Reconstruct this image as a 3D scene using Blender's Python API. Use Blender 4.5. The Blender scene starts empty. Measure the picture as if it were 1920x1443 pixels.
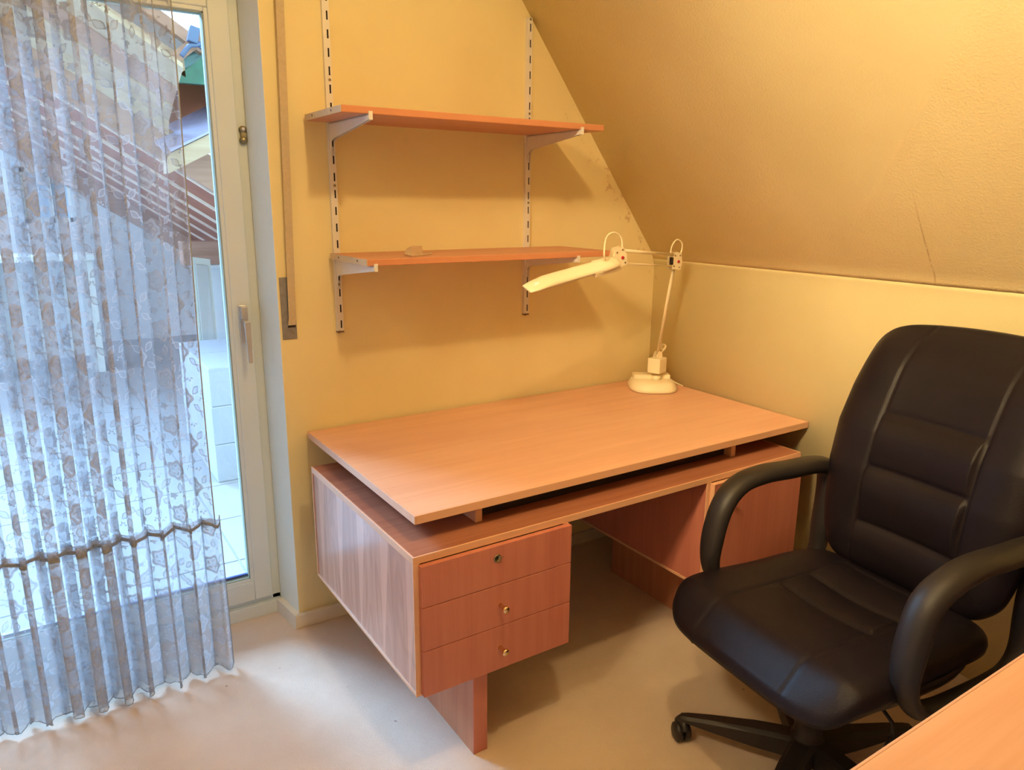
import bpy, bmesh, math, random
from mathutils import Vector, Matrix
random.seed(7)
S = bpy.context.scene
COL = S.collection
R = math.radians
PI = math.pi

# ---------------------------------------------------------------- camera, sky, sun, lamp, exposure
cam_d = bpy.data.cameras.new('camera'); cam = bpy.data.objects.new('camera', cam_d); COL.objects.link(cam)
CP = Vector((-0.0565, -2.4991, 1.5438)); YAW, PITCH, ROLL, F = -0.5794, -0.2425, 0.0082, 1392.86
fw = Vector((math.sin(-YAW)*math.cos(PITCH), math.cos(YAW)*math.cos(PITCH), math.sin(PITCH)))
rt = fw.cross(Vector((0, 0, 1))).normalized(); up = rt.cross(fw)
c_, s_ = math.cos(ROLL), math.sin(ROLL)
rt2 = rt*c_ + up*s_; up2 = -rt*s_ + up*c_
M = Matrix((rt2, up2, -fw)).transposed().to_4x4(); M.translation = CP
cam.matrix_world = M
cam_d.sensor_fit = 'HORIZONTAL'; cam_d.sensor_width = 36; cam_d.lens = 36*F/1920
cam_d.clip_start = .02; cam_d.clip_end = 200
S.camera = cam

w = bpy.data.worlds.new('sky'); S.world = w; w.use_nodes = True
bg = w.node_tree.nodes['Background']
bg.inputs[0].default_value = (.50, .70, 1.0, 1); bg.inputs[1].default_value = 3.9

sd = bpy.data.lights.new('sun', 'SUN'); sun = bpy.data.objects.new('sun', sd); COL.objects.link(sun)
sd.energy = 14.0; sd.color = (.34, .64, 1.0); sd.angle = R(32)
sun.rotation_euler = Vector((.27, -1.0, -.60)).to_track_quat('-Z', 'Y').to_euler()

ld = bpy.data.lights.new('ceiling_lamp_light', 'POINT'); lamp = bpy.data.objects.new('ceiling_lamp_light', ld); COL.objects.link(lamp)
lamp.location = (.74, -1.75, 2.78); ld.energy = 33.5; ld.color = (1.0, .70, .31); ld.shadow_soft_size = .05

fd = bpy.data.lights.new('added_fill_light', 'AREA'); fl = bpy.data.objects.new('added_fill_light', fd); COL.objects.link(fl)
fd.shape = 'DISK'; fd.size = .45; fd.spread = R(48); fd.energy = 6.0; fd.color = (1.0, .74, .38)  # unseen warm fill, added to brighten the right wall and slope
fl.location = (-.95, -1.9, 2.95); fl.rotation_euler = (Vector((2.345, -.95, .95))-fl.location).to_track_quat('-Z', 'Y').to_euler()

vs = S.view_settings
vs.view_transform = 'Standard'; vs.look = 'None'; vs.exposure = 0.66; vs.gamma = 1; vs.use_curve_mapping = False
S.cycles.max_bounces = 10; S.cycles.transparent_max_bounces = 24; S.cycles.diffuse_bounces = 6

# ---------------------------------------------------------------- node helpers
class N:
    """a float or vector socket with operators"""
    def __init__(s, t, sock): s.t, s.s = t, sock
    def op(s, o, *a):
        n = s.t.nodes.new('ShaderNodeMath'); n.operation = o
        for i, v in enumerate((s,)+a):
            if isinstance(v, N): s.t.links.new(v.s, n.inputs[i])
            else: n.inputs[i].default_value = v
        return N(s.t, n.outputs[0])
    def __add__(s, o): return s.op('ADD', o)
    __radd__ = __add__
    def __sub__(s, o): return s.op('SUBTRACT', o)
    def __mul__(s, o): return s.op('MULTIPLY', o)
    __rmul__ = __mul__
    def __truediv__(s, o): return s.op('DIVIDE', o)
    def rsub(s, v): return (s*-1)+v
    def sm(s, a, b):          # smoothstep a..b
        n = s.t.nodes.new('ShaderNodeMapRange'); n.interpolation_type = 'SMOOTHSTEP'
        s.t.links.new(s.s, n.inputs[0]); n.inputs[1].default_value = a; n.inputs[2].default_value = b
        return N(s.t, n.outputs[0])
    def mx(s, o): return s.op('MAXIMUM', o)
    def mn(s, o): return s.op('MINIMUM', o)

class Mat:
    def __init__(s, name, color=(.8, .8, .8), rough=.6, metal=0, spec=.5, coat=0):
        s.m = bpy.data.materials.new(name); s.m.use_nodes = True; s.t = s.m.node_tree
        s.b = s.t.nodes['Principled BSDF']
        s.b.inputs['Base Color'].default_value = (*color, 1); s.b.inputs['Roughness'].default_value = rough
        s.b.inputs['Metallic'].default_value = metal; s.b.inputs['Specular IOR Level'].default_value = spec
        s.b.inputs['Coat Weight'].default_value = coat
    def co(s, kind='Object', scale=(1, 1, 1), loc=(0, 0, 0), rot=(0, 0, 0)):
        n = s.t.nodes.new('ShaderNodeTexCoord'); mp = s.t.nodes.new('ShaderNodeMapping')
        mp.inputs['Scale'].default_value = scale; mp.inputs['Location'].default_value = loc; mp.inputs['Rotation'].default_value = rot
        s.t.links.new(n.outputs[kind], mp.inputs[0]); return mp.outputs[0]
    def noise(s, vec, scale=5, detail=3, rough=.5, dist=0):
        n = s.t.nodes.new('ShaderNodeTexNoise'); n.inputs['Scale'].default_value = scale
        n.inputs['Detail'].default_value = detail; n.inputs['Roughness'].default_value = rough; n.inputs['Distortion'].default_value = dist
        s.t.links.new(vec, n.inputs['Vector']); return N(s.t, n.outputs['Fac'])
    def xyz(s, vec):
        n = s.t.nodes.new('ShaderNodeSeparateXYZ'); s.t.links.new(vec, n.inputs[0]); return [N(s.t, o) for o in n.outputs]
    def mix(s, fac, a, b):
        n = s.t.nodes.new('ShaderNodeMix'); n.data_type = 'RGBA'
        if isinstance(fac, N): s.t.links.new(fac.s, n.inputs[0])
        else: n.inputs[0].default_value = fac
        for v, i in ((a, 6), (b, 7)):
            if isinstance(v, tuple): n.inputs[i].default_value = (*v, 1)
            else: s.t.links.new(v, n.inputs[i])
        return n.outputs[2]
    def color(s, sock): s.t.links.new(sock, s.b.inputs['Base Color'])
    def bump(s, h, strength=.3, dist=.002):
        n = s.t.nodes.new('ShaderNodeBump'); n.inputs['Strength'].default_value = strength; n.inputs['Distance'].default_value = dist
        s.t.links.new(h.s, n.inputs['Height']); s.t.links.new(n.outputs[0], s.b.inputs['Normal'])

def plain(name, color, rough=.6, metal=0, spec=.5, var=.12, scale=30, bump=0, coat=0):
    m = Mat(name, color, rough, metal, spec, coat)
    n = m.noise(m.co(), scale, 3)
    d = tuple(c*(1-var) for c in color); l = tuple(min(1, c*(1+var)) for c in color)
    m.color(m.mix(n, d, l))
    if bump: m.bump(m.noise(m.co(), scale*3, 3), bump)
    return m.m

def wood(name, light, dark, axis=0, fine=1.0, rough=.38, stripes=None, streak=1.0):
    """grain running along the axis; stripes = (axis, width) alternates veneer strips"""
    m = Mat(name, light, rough)
    sc = [38, 38, 38]; sc[axis] = 1.6
    g = m.noise(m.co(scale=tuple(sc)), 1*fine, 5, .6, .25)
    sc2 = [160, 160, 160]; sc2[axis] = 5
    g2 = m.noise(m.co(scale=tuple(sc2)), 1, 2)
    sc3 = [5, 5, 5]; sc3[axis] = 1.2
    g3 = m.noise(m.co(scale=tuple(sc3)), 1, 3)
    f = (g.sm(.35, .7)*.5*streak + g2*.22 + g3.sm(.3, .7)*.45)
    col = m.mix(f.mn(1.0), light, dark)
    if stripes:
        X = m.xyz(m.co())[stripes[0]]
        Z = m.xyz(m.co())[2]
        wv = ((X/stripes[1]) + (Z*stripes[2])).op('FRACT')
        k = (wv - (Z.rsub(.65)*.8+stripes[3])).sm(0, .03)*wv.rsub(1).sm(.0, .03)
        fig = m.noise(m.co(scale=(7, 7, 1.5)), 1.4, 1, .4, .8)
        rings = (fig*38).op('SINE').sm(-.2, .9)
        col = m.mix(rings*.28, col, tuple(c*.8 for c in dark))
        col = m.mix(k*.5, col, tuple(min(1, c*1.25) for c in light))
    m.color(col)
    r = m.t.nodes.new('ShaderNodeMapRange'); m.t.links.new(g3.s, r.inputs[0]); r.inputs[3].default_value = rough-.06; r.inputs[4].default_value = rough+.12
    m.t.links.new(r.outputs[0], m.b.inputs['Roughness'])
    m.bump(g2, .12, .0006)
    return m.m

# ---------------------------------------------------------------- materials
def wall_mat():
    m = Mat('cream_wall_paint', (.83, .73, .47), .85)
    n = m.noise(m.co(), 3, 4); n2 = m.noise(m.co(), 220, 2)
    base = m.mix(n.sm(.3, .7), (.84, .74, .43), (.80, .69, .39))
    X, Y, Z = m.xyz(m.co())
    # mould specks beside the sloping ceiling line: own shape, along the joint only
    dline = (X*1.31 + Z).rsub(1.30+1.31*2.345)            # 0 on the joint, >0 below it
    band = dline.rsub(.16).sm(0, .11)*Z.rsub(1.95).sm(0, .12)
    sp = m.noise(m.co(scale=(1, 1, 1)), 26, 4, .65).sm(.54, .68)
    near = Y.sm(-.03, -.01)
    base = m.mix(sp*band*near*.55, base, (.47, .25, .13))
    sc = m.noise(m.co(), 11, 4, .7).sm(.70, .76)
    base = m.mix(sc*.25, base, (.5, .35, .2))
    m.color(base); m.bump(n2, .25, .0012); return m.m
def slope_mat():
    m = Mat('embossed_ceiling_paper', (.85, .70, .42), .72)
    n = m.noise(m.co(), 2.4, 4)
    base = m.mix(n.sm(.3, .7), (.78, .66, .38), (.73, .60, .33))
    X, Y, Z = m.xyz(m.co())
    wob = m.noise(m.co(), 9, 2)
    ln = ((Y+1.262)+(wob-.5)*.02 + (Z-1.3)*.015).op('ABSOLUTE')
    cr = ln.rsub(.004).sm(0, .0035)*Z.sm(1.12, 1.16)*Z.rsub(1.62).sm(0, .2)*m.noise(m.co(), 40, 2).sm(.3, .5)
    base = m.mix(cr*.55, base, (.38, .2, .08))
    m.color(base)
    v = m.co(scale=(1, 1, 1))
    vo = m.t.nodes.new('ShaderNodeTexVoronoi'); vo.inputs['Scale'].default_value = 150; m.t.links.new(v, vo.inputs['Vector'])
    h = N(m.t, vo.outputs['Distance']) + m.noise(v, 260, 2)*.5
    m.bump(h, .35, .0022); return m.m
def carpet_mat():
    m = Mat('beige_carpet', (.7, .6, .5), .95, spec=.1)
    a = m.noise(m.co(), 420, 2); b = m.noise(m.co(), 4, 4); c = m.noise(m.co(), 30, 3)
    base = m.mix(b.sm(.3, .7), (.79, .66, .56), (.72, .58, .48))
    base = m.mix(a*.35, base, (.60, .49, .40))
    st = m.noise(m.co(), 17, 2, .5).sm(.735, .76)
    base = m.mix(st*.6, base, (.25, .18, .14))
    m.color(base); m.bump(a + c*.6, .7, .004); return m.m

WALL = wall_mat(); SLOPE = slope_mat(); CARPET = carpet_mat()
WHITEW = plain('white_room_paint', (.80, .74, .60), .8, var=.04)
SKIRT = plain('cream_skirting_paint', (.78, .72, .62), .5, var=.1, scale=14)
FRAMEP = plain('aged_white_window_paint', (.68, .74, .74), .38, var=.04, scale=6)
GASKET = plain('grey_green_gasket', (.33, .38, .30), .6)
ALU = plain('dull_aluminium', (.60, .60, .60), .42, metal=.6, var=.15)
HANDLE = plain('satin_handle_metal', (.50, .50, .52), .4, metal=.4)
BRASSY = plain('tarnished_metal', (.34, .28, .16), .35, metal=.9, var=.35)
BELT = plain('beige_shutter_belt', (.56, .46, .31), .85, var=.15, scale=90, bump=.3)
PLATE = plain('galvanised_plate', (.34, .35, .37), .45, metal=.8, var=.3, scale=45)
DARKHOLE = plain('dark_hollow', (.03, .02, .015), .9)
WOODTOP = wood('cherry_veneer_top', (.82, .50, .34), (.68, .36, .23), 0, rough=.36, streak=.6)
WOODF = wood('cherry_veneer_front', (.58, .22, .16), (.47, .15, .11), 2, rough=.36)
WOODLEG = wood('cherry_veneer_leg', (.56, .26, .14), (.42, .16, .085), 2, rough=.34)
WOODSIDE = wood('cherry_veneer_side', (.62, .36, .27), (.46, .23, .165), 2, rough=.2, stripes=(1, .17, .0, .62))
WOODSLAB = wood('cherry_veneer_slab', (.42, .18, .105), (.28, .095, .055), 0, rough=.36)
EDGE = wood('solid_light_edging', (.76, .46, .30), (.66, .35, .21), 0, rough=.42, streak=.4)
SHELFW = wood('shelf_veneer', (.70, .36, .22), (.56, .25, .14), 0, rough=.4)
SHELFEND = plain('raw_shelf_end', (.66, .50, .30), .7, var=.15)
STEELW = plain('white_enamelled_steel', (.78, .75, .72), .42, var=.04)
BRASS = plain('polished_brass', (.78, .58, .33), .22, metal=1)
LAMPP = plain('cream_lamp_plastic', (.90, .80, .58), .42, var=.03)
REDP = plain('red_plastic_cap', (.55, .02, .04), .4)
BROWNP = plain('brown_paper', (.52, .36, .22), .85, var=.25, scale=60)
PLASTIC = plain('black_plastic', (.019, .016, .018), .46, var=.15, scale=300, bump=.15)
def leather_mat():
    m = Mat('black_leather', (.02, .018, .02), .42, spec=.24)
    n = m.noise(m.co(), 12, 3)
    m.color(m.mix(n, (.007, .005, .009), (.015, .011, .017)))
    vo = m.t.nodes.new('ShaderNodeTexVoronoi'); vo.inputs['Scale'].default_value = 420; m.t.links.new(m.co(), vo.inputs['Vector'])
    m.bump(N(m.t, vo.outputs['Distance']) + m.noise(m.co(), 25, 4)*1.5, .22, .0015)
    return m.m
LEATHER = leather_mat()

def glass_mat():
    m = bpy.data.materials.new('window_glass'); m.use_nodes = True; t = m.node_tree
    for n in list(t.nodes):
        if n.type == 'BSDF_PRINCIPLED': t.nodes.remove(n)
    o = t.nodes['Material Output']
    tr = t.nodes.new('ShaderNodeBsdfTransparent'); gl = t.nodes.new('ShaderNodeBsdfGlossy'); mx = t.nodes.new('ShaderNodeMixShader')
    tr.inputs[0].default_value = (.95, .97, .97, 1); gl.inputs['Roughness'].default_value = .02
    fr = t.nodes.new('ShaderNodeFresnel'); fr.inputs[0].default_value = 1.45
    t.links.new(fr.outputs[0], mx.inputs[0]); t.links.new(tr.outputs[0], mx.inputs[1]); t.links.new(gl.outputs[0], mx.inputs[2])
    t.links.new(mx.outputs[0], o.inputs[0]); return m
GLASS = glass_mat()

def lace_mat(name, net=.40, dense=.86, tw=.115, th=.145):
    m = bpy.data.materials.new(name); m.use_nodes = True; t = m.node_tree
    for n in list(t.nodes):
        if n.type == 'BSDF_PRINCIPLED': t.nodes.remove(n)
    o = t.nodes['Material Output']
    uv = t.nodes.new('ShaderNodeTexCoord'); sp = t.nodes.new('ShaderNodeSeparateXYZ'); t.links.new(uv.outputs['UV'], sp.inputs[0])
    U = N(t, sp.outputs[0]); V = N(t, sp.outputs[1])
    u = U/tw; cidx = u.op('FLOOR')
    v = V/th + cidx*.5
    px = (u.op('FRACT')-.5)*tw; py = (v.op('FRACT')-.5)*th
    def rose(x0, y0, Rr, k, amp, ph, lo=.86, hi=1.0):
        dx = px-x0; dy = py-y0
        r = (dx*dx+dy*dy).op('SQRT'); a = dy.op('ARCTAN2', dx)
        rn = r/((((a*k)+ph).op('COSINE')*amp+1)*Rr)
        return rn
    def leaf(x0, y0, ang, L, Wd):
        ca, sa = math.cos(ang), math.sin(ang)
        dx = px-x0; dy = py-y0
        a = (dx*ca+dy*sa)/L; b = (dy*ca-dx*sa)/Wd
        return (a*a*1.0).op('ADD', (b/((a*a).rsub(1.15).mx(.15)))*(b/((a*a).rsub(1.15).mx(.15)))) .op('SQRT')
    def ins(rn, e=.08): return rn.rsub(1.0).sm(-e, e)
    def ring(rn, c, wdt): return ((rn-c).op('ABSOLUTE')).rsub(wdt).sm(0, wdt*.6)
    r1 = rose(0, .005, .030, 5, .13, 0)
    mask = ins(r1)*(ring(r1, .62, .12)*.55).rsub(1)
    r1b = rose(0, .005, .013, 5, .3, 1.2)
    mask = mask*(ins(r1b)*.5).rsub(1)
    for (x, y, a, L, Wd) in ((.043, .032, .9, .019, .009), (-.044, .030, 2.4, .019, .009), (.045, -.024, -.7, .018, .008), (-.036, -.038, .8, .018, .008), (.008, -.052, 1.5, .018, .008)):
        lf = leaf(x, y, a, L, Wd)
        mask = mask.mx(ring(lf, .85, .22)).mx(ins(lf)*.35)
    st = rose(.026, .070, .0075, 5, .42, .6); mask = mask.mx(ring(st, .85, .3))
    st2 = rose(-.018, .066, .012, 5, .25, .2); mask = mask.mx(ins(st2)*.85)
    mask = mask.mx(ring(rose(-.046, -.07, .008, 6, .3, 0), .9, .3))
    th_ = (V*2*PI/.0035).op('SINE')*.04
    nz = t.nodes.new('ShaderNodeTexNoise'); nz.inputs['Scale'].default_value = 60; t.links.new(uv.outputs['UV'], nz.inputs['Vector'])
    fac = mask*(dense-net) + net + th_ + (N(t, nz.outputs['Fac'])-.5)*.12
    df = t.nodes.new('ShaderNodeBsdfDiffuse'); tl = t.nodes.new('ShaderNodeBsdfTranslucent')
    df.inputs[0].default_value = (.66, .67, .70, 1); tl.inputs[0].default_value = (.27, .28, .31, 1)
    mm = t.nodes.new('ShaderNodeMixShader'); mm.inputs[0].default_value = .5
    t.links.new(df.outputs[0], mm.inputs[1]); t.links.new(tl.outputs[0], mm.inputs[2])
    tr = t.nodes.new('ShaderNodeBsdfTransparent'); mx = t.nodes.new('ShaderNodeMixShader')
    t.links.new(fac.mn(.97).mx(.05).s, mx.inputs[0]); t.links.new(tr.outputs[0], mx.inputs[1]); t.links.new(mm.outputs[0], mx.inputs[2])
    t.links.new(mx.outputs[0], o.inputs[0]); return m
LACE = lace_mat('lace_net', .33, .88); LACE2 = lace_mat('dense_lace_net', .52, .92, .105, .13); LACE3 = lace_mat('gathered_lace_net', .80, .97, .03, .03)
LACEHEM = plain('curtain_hem_thread', (.34, .37, .42), .8)
# outdoor
OWALL = plain('white_outdoor_render', (.52, .54, .56), .9, var=.08, scale=8, bump=.3)
TILE = plain('pale_concrete_paver', (.27, .28, .30), .8, var=.1, scale=9)
BLOCK = plain('aerated_concrete', (.33, .355, .41), .92, var=.07, scale=60, bump=.4)
BOARD = wood('reddish_soffit_board', (.30, .090, .045), (.20, .055, .03), 0, rough=.6)
BATTEN = plain('pale_batten', (.62, .50, .42), .7)
BEAMC = wood('weathered_cream_beam', (.44, .35, .26), (.30, .21, .15), 0, rough=.8)
BEAMP = wood('pinkish_timber', (.38, .23, .18), (.26, .14, .10), 0, rough=.8)
LEAD = plain('lavender_lead_sheet', (.27, .27, .42), .5, metal=.1, var=.25, scale=22, bump=.5)
TEAL = plain('flaking_teal_paint', (.025, .125, .10), .7, var=.5, scale=25, bump=.4)
BLUEM = plain('blue_grey_plastic', (.05, .09, .20), .4)
DOORP = plain('white_door_leaf', (.62, .65, .62), .5, var=.04)

# ---------------------------------------------------------------- mesh helpers
def V3(*a): return Vector(a)
def box(bm, x0, x1, y0, y1, z0, z1, bev=0, mi=0, seg=2):
    vs = [bm.verts.new((x, y, z)) for x in (x0, x1) for y in (y0, y1) for z in (z0, z1)]
    fs = []
    for q in ((0, 1, 3, 2), (4, 6, 7, 5), (0, 4, 5, 1), (2, 3, 7, 6), (0, 2, 6, 4), (1, 5, 7, 3)):
        f = bm.faces.new([vs[i] for i in q]); f.material_index = mi; fs.append(f)
    if bev:
        es = list({e for f in fs for e in f.edges})
        r = bmesh.ops.bevel(bm, geom=es, offset=bev, segments=seg, affect='EDGES', profile=.5)
        for f in r['faces']: f.material_index = mi
    return vs
def prism(bm, pts, axis, a, b, mi=0):
    """polygon of 2D pts extruded along the axis from a to b"""
    def mk(p, t):
        q = list(p); q.insert(axis, t); return bm.verts.new(q)
    A = [mk(p, a) for p in pts]; B = [mk(p, b) for p in pts]; n = len(pts)
    fs = [bm.faces.new(A), bm.faces.new(B[::-1])]
    for i in range(n): fs.append(bm.faces.new((A[i], B[i], B[(i+1) % n], A[(i+1) % n])))
    for f in fs: f.material_index = mi
    bmesh.ops.recalc_face_normals(bm, faces=fs)
    return fs
def hexa(bm, P, mi=0):
    """8 corners: bottom 4 then top 4"""
    v = [bm.verts.new(p) for p in P]
    fs = [bm.faces.new([v[i] for i in q]) for q in ((3, 2, 1, 0), (4, 5, 6, 7), (0, 1, 5, 4), (1, 2, 6, 5), (2, 3, 7, 6), (3, 0, 4, 7))]
    for f in fs: f.material_index = mi
    bmesh.ops.recalc_face_normals(bm, faces=fs)
def tube(bm, pts, r, n=10, cap=True, flat=None, upv=None, closed=False):
    """swept tube; r float or list; flat=(a,b) elliptical cross section scale"""
    pts = [Vector(p) for p in pts]; m = len(pts); rings = []
    prev = None
    for i, p in enumerate(pts):
        if closed: d = (pts[(i+1) % m]-pts[i-1]).normalized()
        else: d = (pts[min(i+1, m-1)]-pts[max(i-1, 0)]).normalized()
        if upv: a = Vector(upv); a = (a-d*a.dot(d)).normalized()
        elif prev is None:
            a = Vector((0, 0, 1)) if abs(d.z) < .9 else Vector((1, 0, 0)); a = (a-d*a.dot(d)).normalized()
        else: a = (prev-d*prev.dot(d)).normalized()
        prev = a; b = d.cross(a)
        rr = r[i] if isinstance(r, (list, tuple)) else r
        fa, fb = flat if flat else (1, 1)
        ring = []
        for k in range(n):
            t = 2*PI*k/n
            ring.append(bm.verts.new(p + a*math.cos(t)*rr*fa + b*math.sin(t)*rr*fb))
        rings.append(ring)
    for i in range(m if closed else m-1):
        A, B = rings[i], rings[(i+1) % m]
        for k in range(n):
            f = bm.faces.new((A[k], A[(k+1) % n], B[(k+1) % n], B[k])); f.smooth = True
    if cap and not closed:
        bm.faces.new(rings[0][::-1]); bm.faces.new(rings[-1])
def lathe(bm, prof, o, axis=(0, 0, 1), n=24):
    """prof: list of (radius, height) along the axis from point o"""
    ax = Vector(axis).normalized(); a = ax.orthogonal().normalized(); b = ax.cross(a); o = Vector(o)
    rings = []
    for r, h in prof:
        if r < 1e-5: rings.append([bm.verts.new(o+ax*h)])
        else: rings.append([bm.verts.new(o+ax*h+(a*math.cos(2*PI*k/n)+b*math.sin(2*PI*k/n))*r) for k in range(n)])
    for A, B in zip(rings, rings[1:]):
        for k in range(n):
            k2 = (k+1) % n
            q = [A[k % len(A)], A[k2 % len(A)], B[k2 % len(B)], B[k % len(B)]]
            q2 = []
            for v in q:
                if v not in q2: q2.append(v)
            if len(q2) > 2: f = bm.faces.new(q2); f.smooth = True
def smoothpath(pts, n=8, closed=False):
    """Catmull-Rom"""
    P = [Vector(p) for p in pts]; out = []; m = len(P)
    for i in range(m if closed else m-1):
        if closed: a, b, c, d = P[i-1], P[i], P[(i+1) % m], P[(i+2) % m]
        else: a, b, c, d = P[max(i-1, 0)], P[i], P[i+1], P[min(i+2, m-1)]
        for k in range(n):
            t = k/n
            out.append(.5*((2*b)+(c-a)*t+(2*a-5*b+4*c-d)*t*t+(3*b-a-3*c+d)*t**3))
    if not closed: out.append(P[-1])
    return out
def fin(name, bm, mats, parent=None, label=None, cat=None, group=None, kind=None, smooth=False, recalc=True):
    if recalc: bmesh.ops.recalc_face_normals(bm, faces=bm.faces[:])
    off = Vector((0, 0, 0)); q = parent
    while q is not None: off = off+q.location; q = q.parent
    if off.length > 0: bmesh.ops.translate(bm, verts=bm.verts[:], vec=-off)
    me = bpy.data.meshes.new(name); bm.to_mesh(me); bm.free()
    for m in (mats if isinstance(mats, (list, tuple)) else [mats]): me.materials.append(m)
    if smooth:
        for p in me.polygons: p.use_smooth = True
    o = bpy.data.objects.new(name, me); COL.objects.link(o)
    if parent: o.parent = parent
    tag(o, label, cat, group, kind); return o
def tag(o, label=None, cat=None, group=None, kind=None):
    for k, v in (('label', label), ('category', cat), ('group', group), ('kind', kind)):
        if v: o[k] = v
def thing(name, loc, label, cat, group=None, kind=None):
    o = bpy.data.objects.new(name, None); COL.objects.link(o); o.location = loc; o.empty_display_size = .1
    tag(o, label, cat, group, kind); return o
def B(): return bmesh.new()
def bx(name, mat, parent, *a, bev=0, **k):
    bm = B(); box(bm, *a, bev=bev); return fin(name, bm, mat, parent, **k)

# ---------------------------------------------------------------- room shell
XW, KZ, SL = 2.345, 1.30, 1.31           # right knee wall, knee height, slope of the roof plane
XL, YB, ZC = -1.30, -3.70, 3.25          # left wall, rear wall, ceiling
XS = XW-(ZC-KZ)/SL
DX0, DX1, DZ = -.64, .643, 2.225         # door opening
ST = 'structure'
bx('floor', CARPET, None, XL-.1, XW+.12, YB-.1, .24, -.08, 0, kind=ST, label='beige carpeted floor with small dark specks')
bm = B()                                  # back wall: with door opening, splayed reveal on the right
Yo = .24
box(bm, XL-.1, DX0, 0, Yo, 0, ZC+.1)
box(bm, DX0, DX1, 0, Yo, DZ, ZC+.1)
prism(bm, [(DX1, 0), (XW+.12, 0), (XW+.12, Yo), (.622, Yo), (.622, .155)], 2, 0, ZC+.1)
fin('wall_back', bm, WALL, kind=ST, label='yellow cream wall behind the shelves, mould specks along the sloping ceiling')
bx('wall_left', WHITEW, None, XL-.1, XL, YB, 0, 0, ZC+.1, kind=ST)
bx('wall_rear', WHITEW, None, XL-.1, XW+.12, YB-.1, YB, 0, ZC+.1, kind=ST)
# knee wall and roof slope share one soft crease: profile extruded along the room
prof = [(XW, 0)]
for i in range(9):
    t = i/8; a = .055
    p0 = Vector((XW, KZ-a)); p1 = Vector((XW, KZ)); p2 = Vector((XW-a*.607, KZ+a*.795))
    q = p0*(1-t)**2+p1*2*t*(1-t)+p2*t*t; prof.append((q.x, q.y))
prof += [(XS, ZC)]
def ribbon(name, pr, mat, **k):
    bm = B(); A = [bm.verts.new((x, 0, z)) for x, z in pr]; Bq = [bm.verts.new((x, YB, z)) for x, z in pr]
    off = [(x+.1, z+.04) for x, z in pr]
    A2 = [bm.verts.new((x, 0, z)) for x, z in off]; B2 = [bm.verts.new((x, YB, z)) for x, z in off]
    n = len(pr)
    for i in range(n-1):
        for q in ((A[i], A[i+1], Bq[i+1], Bq[i]), (A2[i], B2[i], B2[i+1], A2[i+1]), (A[i], A2[i], A2[i+1], A[i+1]), (Bq[i], Bq[i+1], B2[i+1], B2[i])):
            f = bm.faces.new(q); f.smooth = (len(q) == 4 and q[0] is A[i] and q[1] is A[i+1])
    bm.faces.new((A[0], Bq[0], B2[0], A2[0])); bm.faces.new((A[-1], A2[-1], B2[-1], Bq[-1]))
    return fin(name, bm, mat, kind=ST, **k)
ribbon('wall_right', prof[:6], WALL, label='low yellow knee wall at the right under the sloping ceiling')
ribbon('ceiling_slope', prof[5:], SLOPE, label='sloping ceiling covered in embossed paper with a hairline crack')
bx('ceiling', WHITEW, None, XL-.1, XS+.1, YB, 0, ZC, ZC+.1, kind=ST)
bm = B(); prism(bm, [(.6431, -.0004), (.622, .155), (.6205, .155), (.6415, -.0004)], 2, 0.0, DZ)  # thin facing on the wall end, whitened to stand in for daylight
fin('trim_reveal', bm, plain('daylit_reveal_tone', (.84, .86, .78), .7, var=.03), kind=ST, label='pale side reveal right of the terrace door, daylight put into its colour')
# baseboards
bm = B(); box(bm, .6225, XW, -.0135-.006, 0, 0, .055, bev=.003)
fin('baseboard_back', bm, SKIRT, kind=ST, label='cream skirting board below the shelves')
bm = B(); prism(bm, [(.643, .0), (.6225, -.0195), (.600, .1425), (.6245, .1425)], 2, 0, .0555)
fin('baseboard_reveal', bm, SKIRT, kind=ST, label='short cream skirting board in the door reveal')
bx('baseboard_right', SKIRT, None, XW-.014, XW, YB, -.02, 0, .055, kind=ST)
# the door threshold
bx('trim_threshold', FRAMEP, None, DX0, .6205, .143, .235, 0, .0505, bev=.002, kind=ST, label='white painted threshold bar under the terrace door')

# ---------------------------------------------------------------- terrace door
D = thing('door_1', (.0, .17, 0), 'tall glazed terrace door in a greyish white frame behind the lace curtain', 'door', kind=ST)
bm = B()
SX0, SX1, GX0, GX1, GZ0, GZ1 = -.60, .590, -.525, .5135, .160, 2.112
FX0, FX1 = -.64, .622
for a in ((FX0, SX0-.0, .165, .235, .05, 2.225), (SX1+.001, FX1+.01, .165, .235, .05, 2.225), (FX0, FX1+.01, .165, .235, 2.185, 2.225), (FX0, FX1, .165, .235, .0505, .069)):
    box(bm, *a, bev=.002)
fin('door_frame', bm, FRAMEP, D)
bm = B()
sy0, sy1 = .150, .215
for a in ((SX0, GX0-.012, sy0, sy1, .070, 2.19), (GX1+.012, SX1, sy0, sy1, .070, 2.19), (GX0-.012, GX1+.012, sy0, sy1, 2.125, 2.19), (GX0-.012, GX1+.012, sy0, sy1, .070, .148)):
    box(bm, *a, bev=.0035)
fin('door_sash', bm, FRAMEP, D)
bm = B()     # bevelled glazing bead
for (x0, x1, z0, z1, sx, sz) in ((GX1, GX1+.013, GZ0-.013, GZ1+.013, 1, 0), (GX0-.013, GX0, GZ0-.013, GZ1+.013, -1, 0), (GX0, GX1, GZ1, GZ1+.014, 0, 1), (GX0, GX1, GZ0-.013, GZ0, 0, -1)):
    box(bm, x0, x1, .1535, .205, z0, z1, bev=.0025)
fin('glazing_bead', bm, FRAMEP, D)
bm = B()
for (x0, x1, z0, z1) in ((GX1-.004, GX1, GZ0, GZ1), (GX0, GX0+.004, GZ0, GZ1), (GX0, GX1, GZ1-.004, GZ1), (GX0, GX1, GZ0, GZ0+.004)):
    box(bm, x0, x1, .158, .200, z0, z1)
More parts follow.
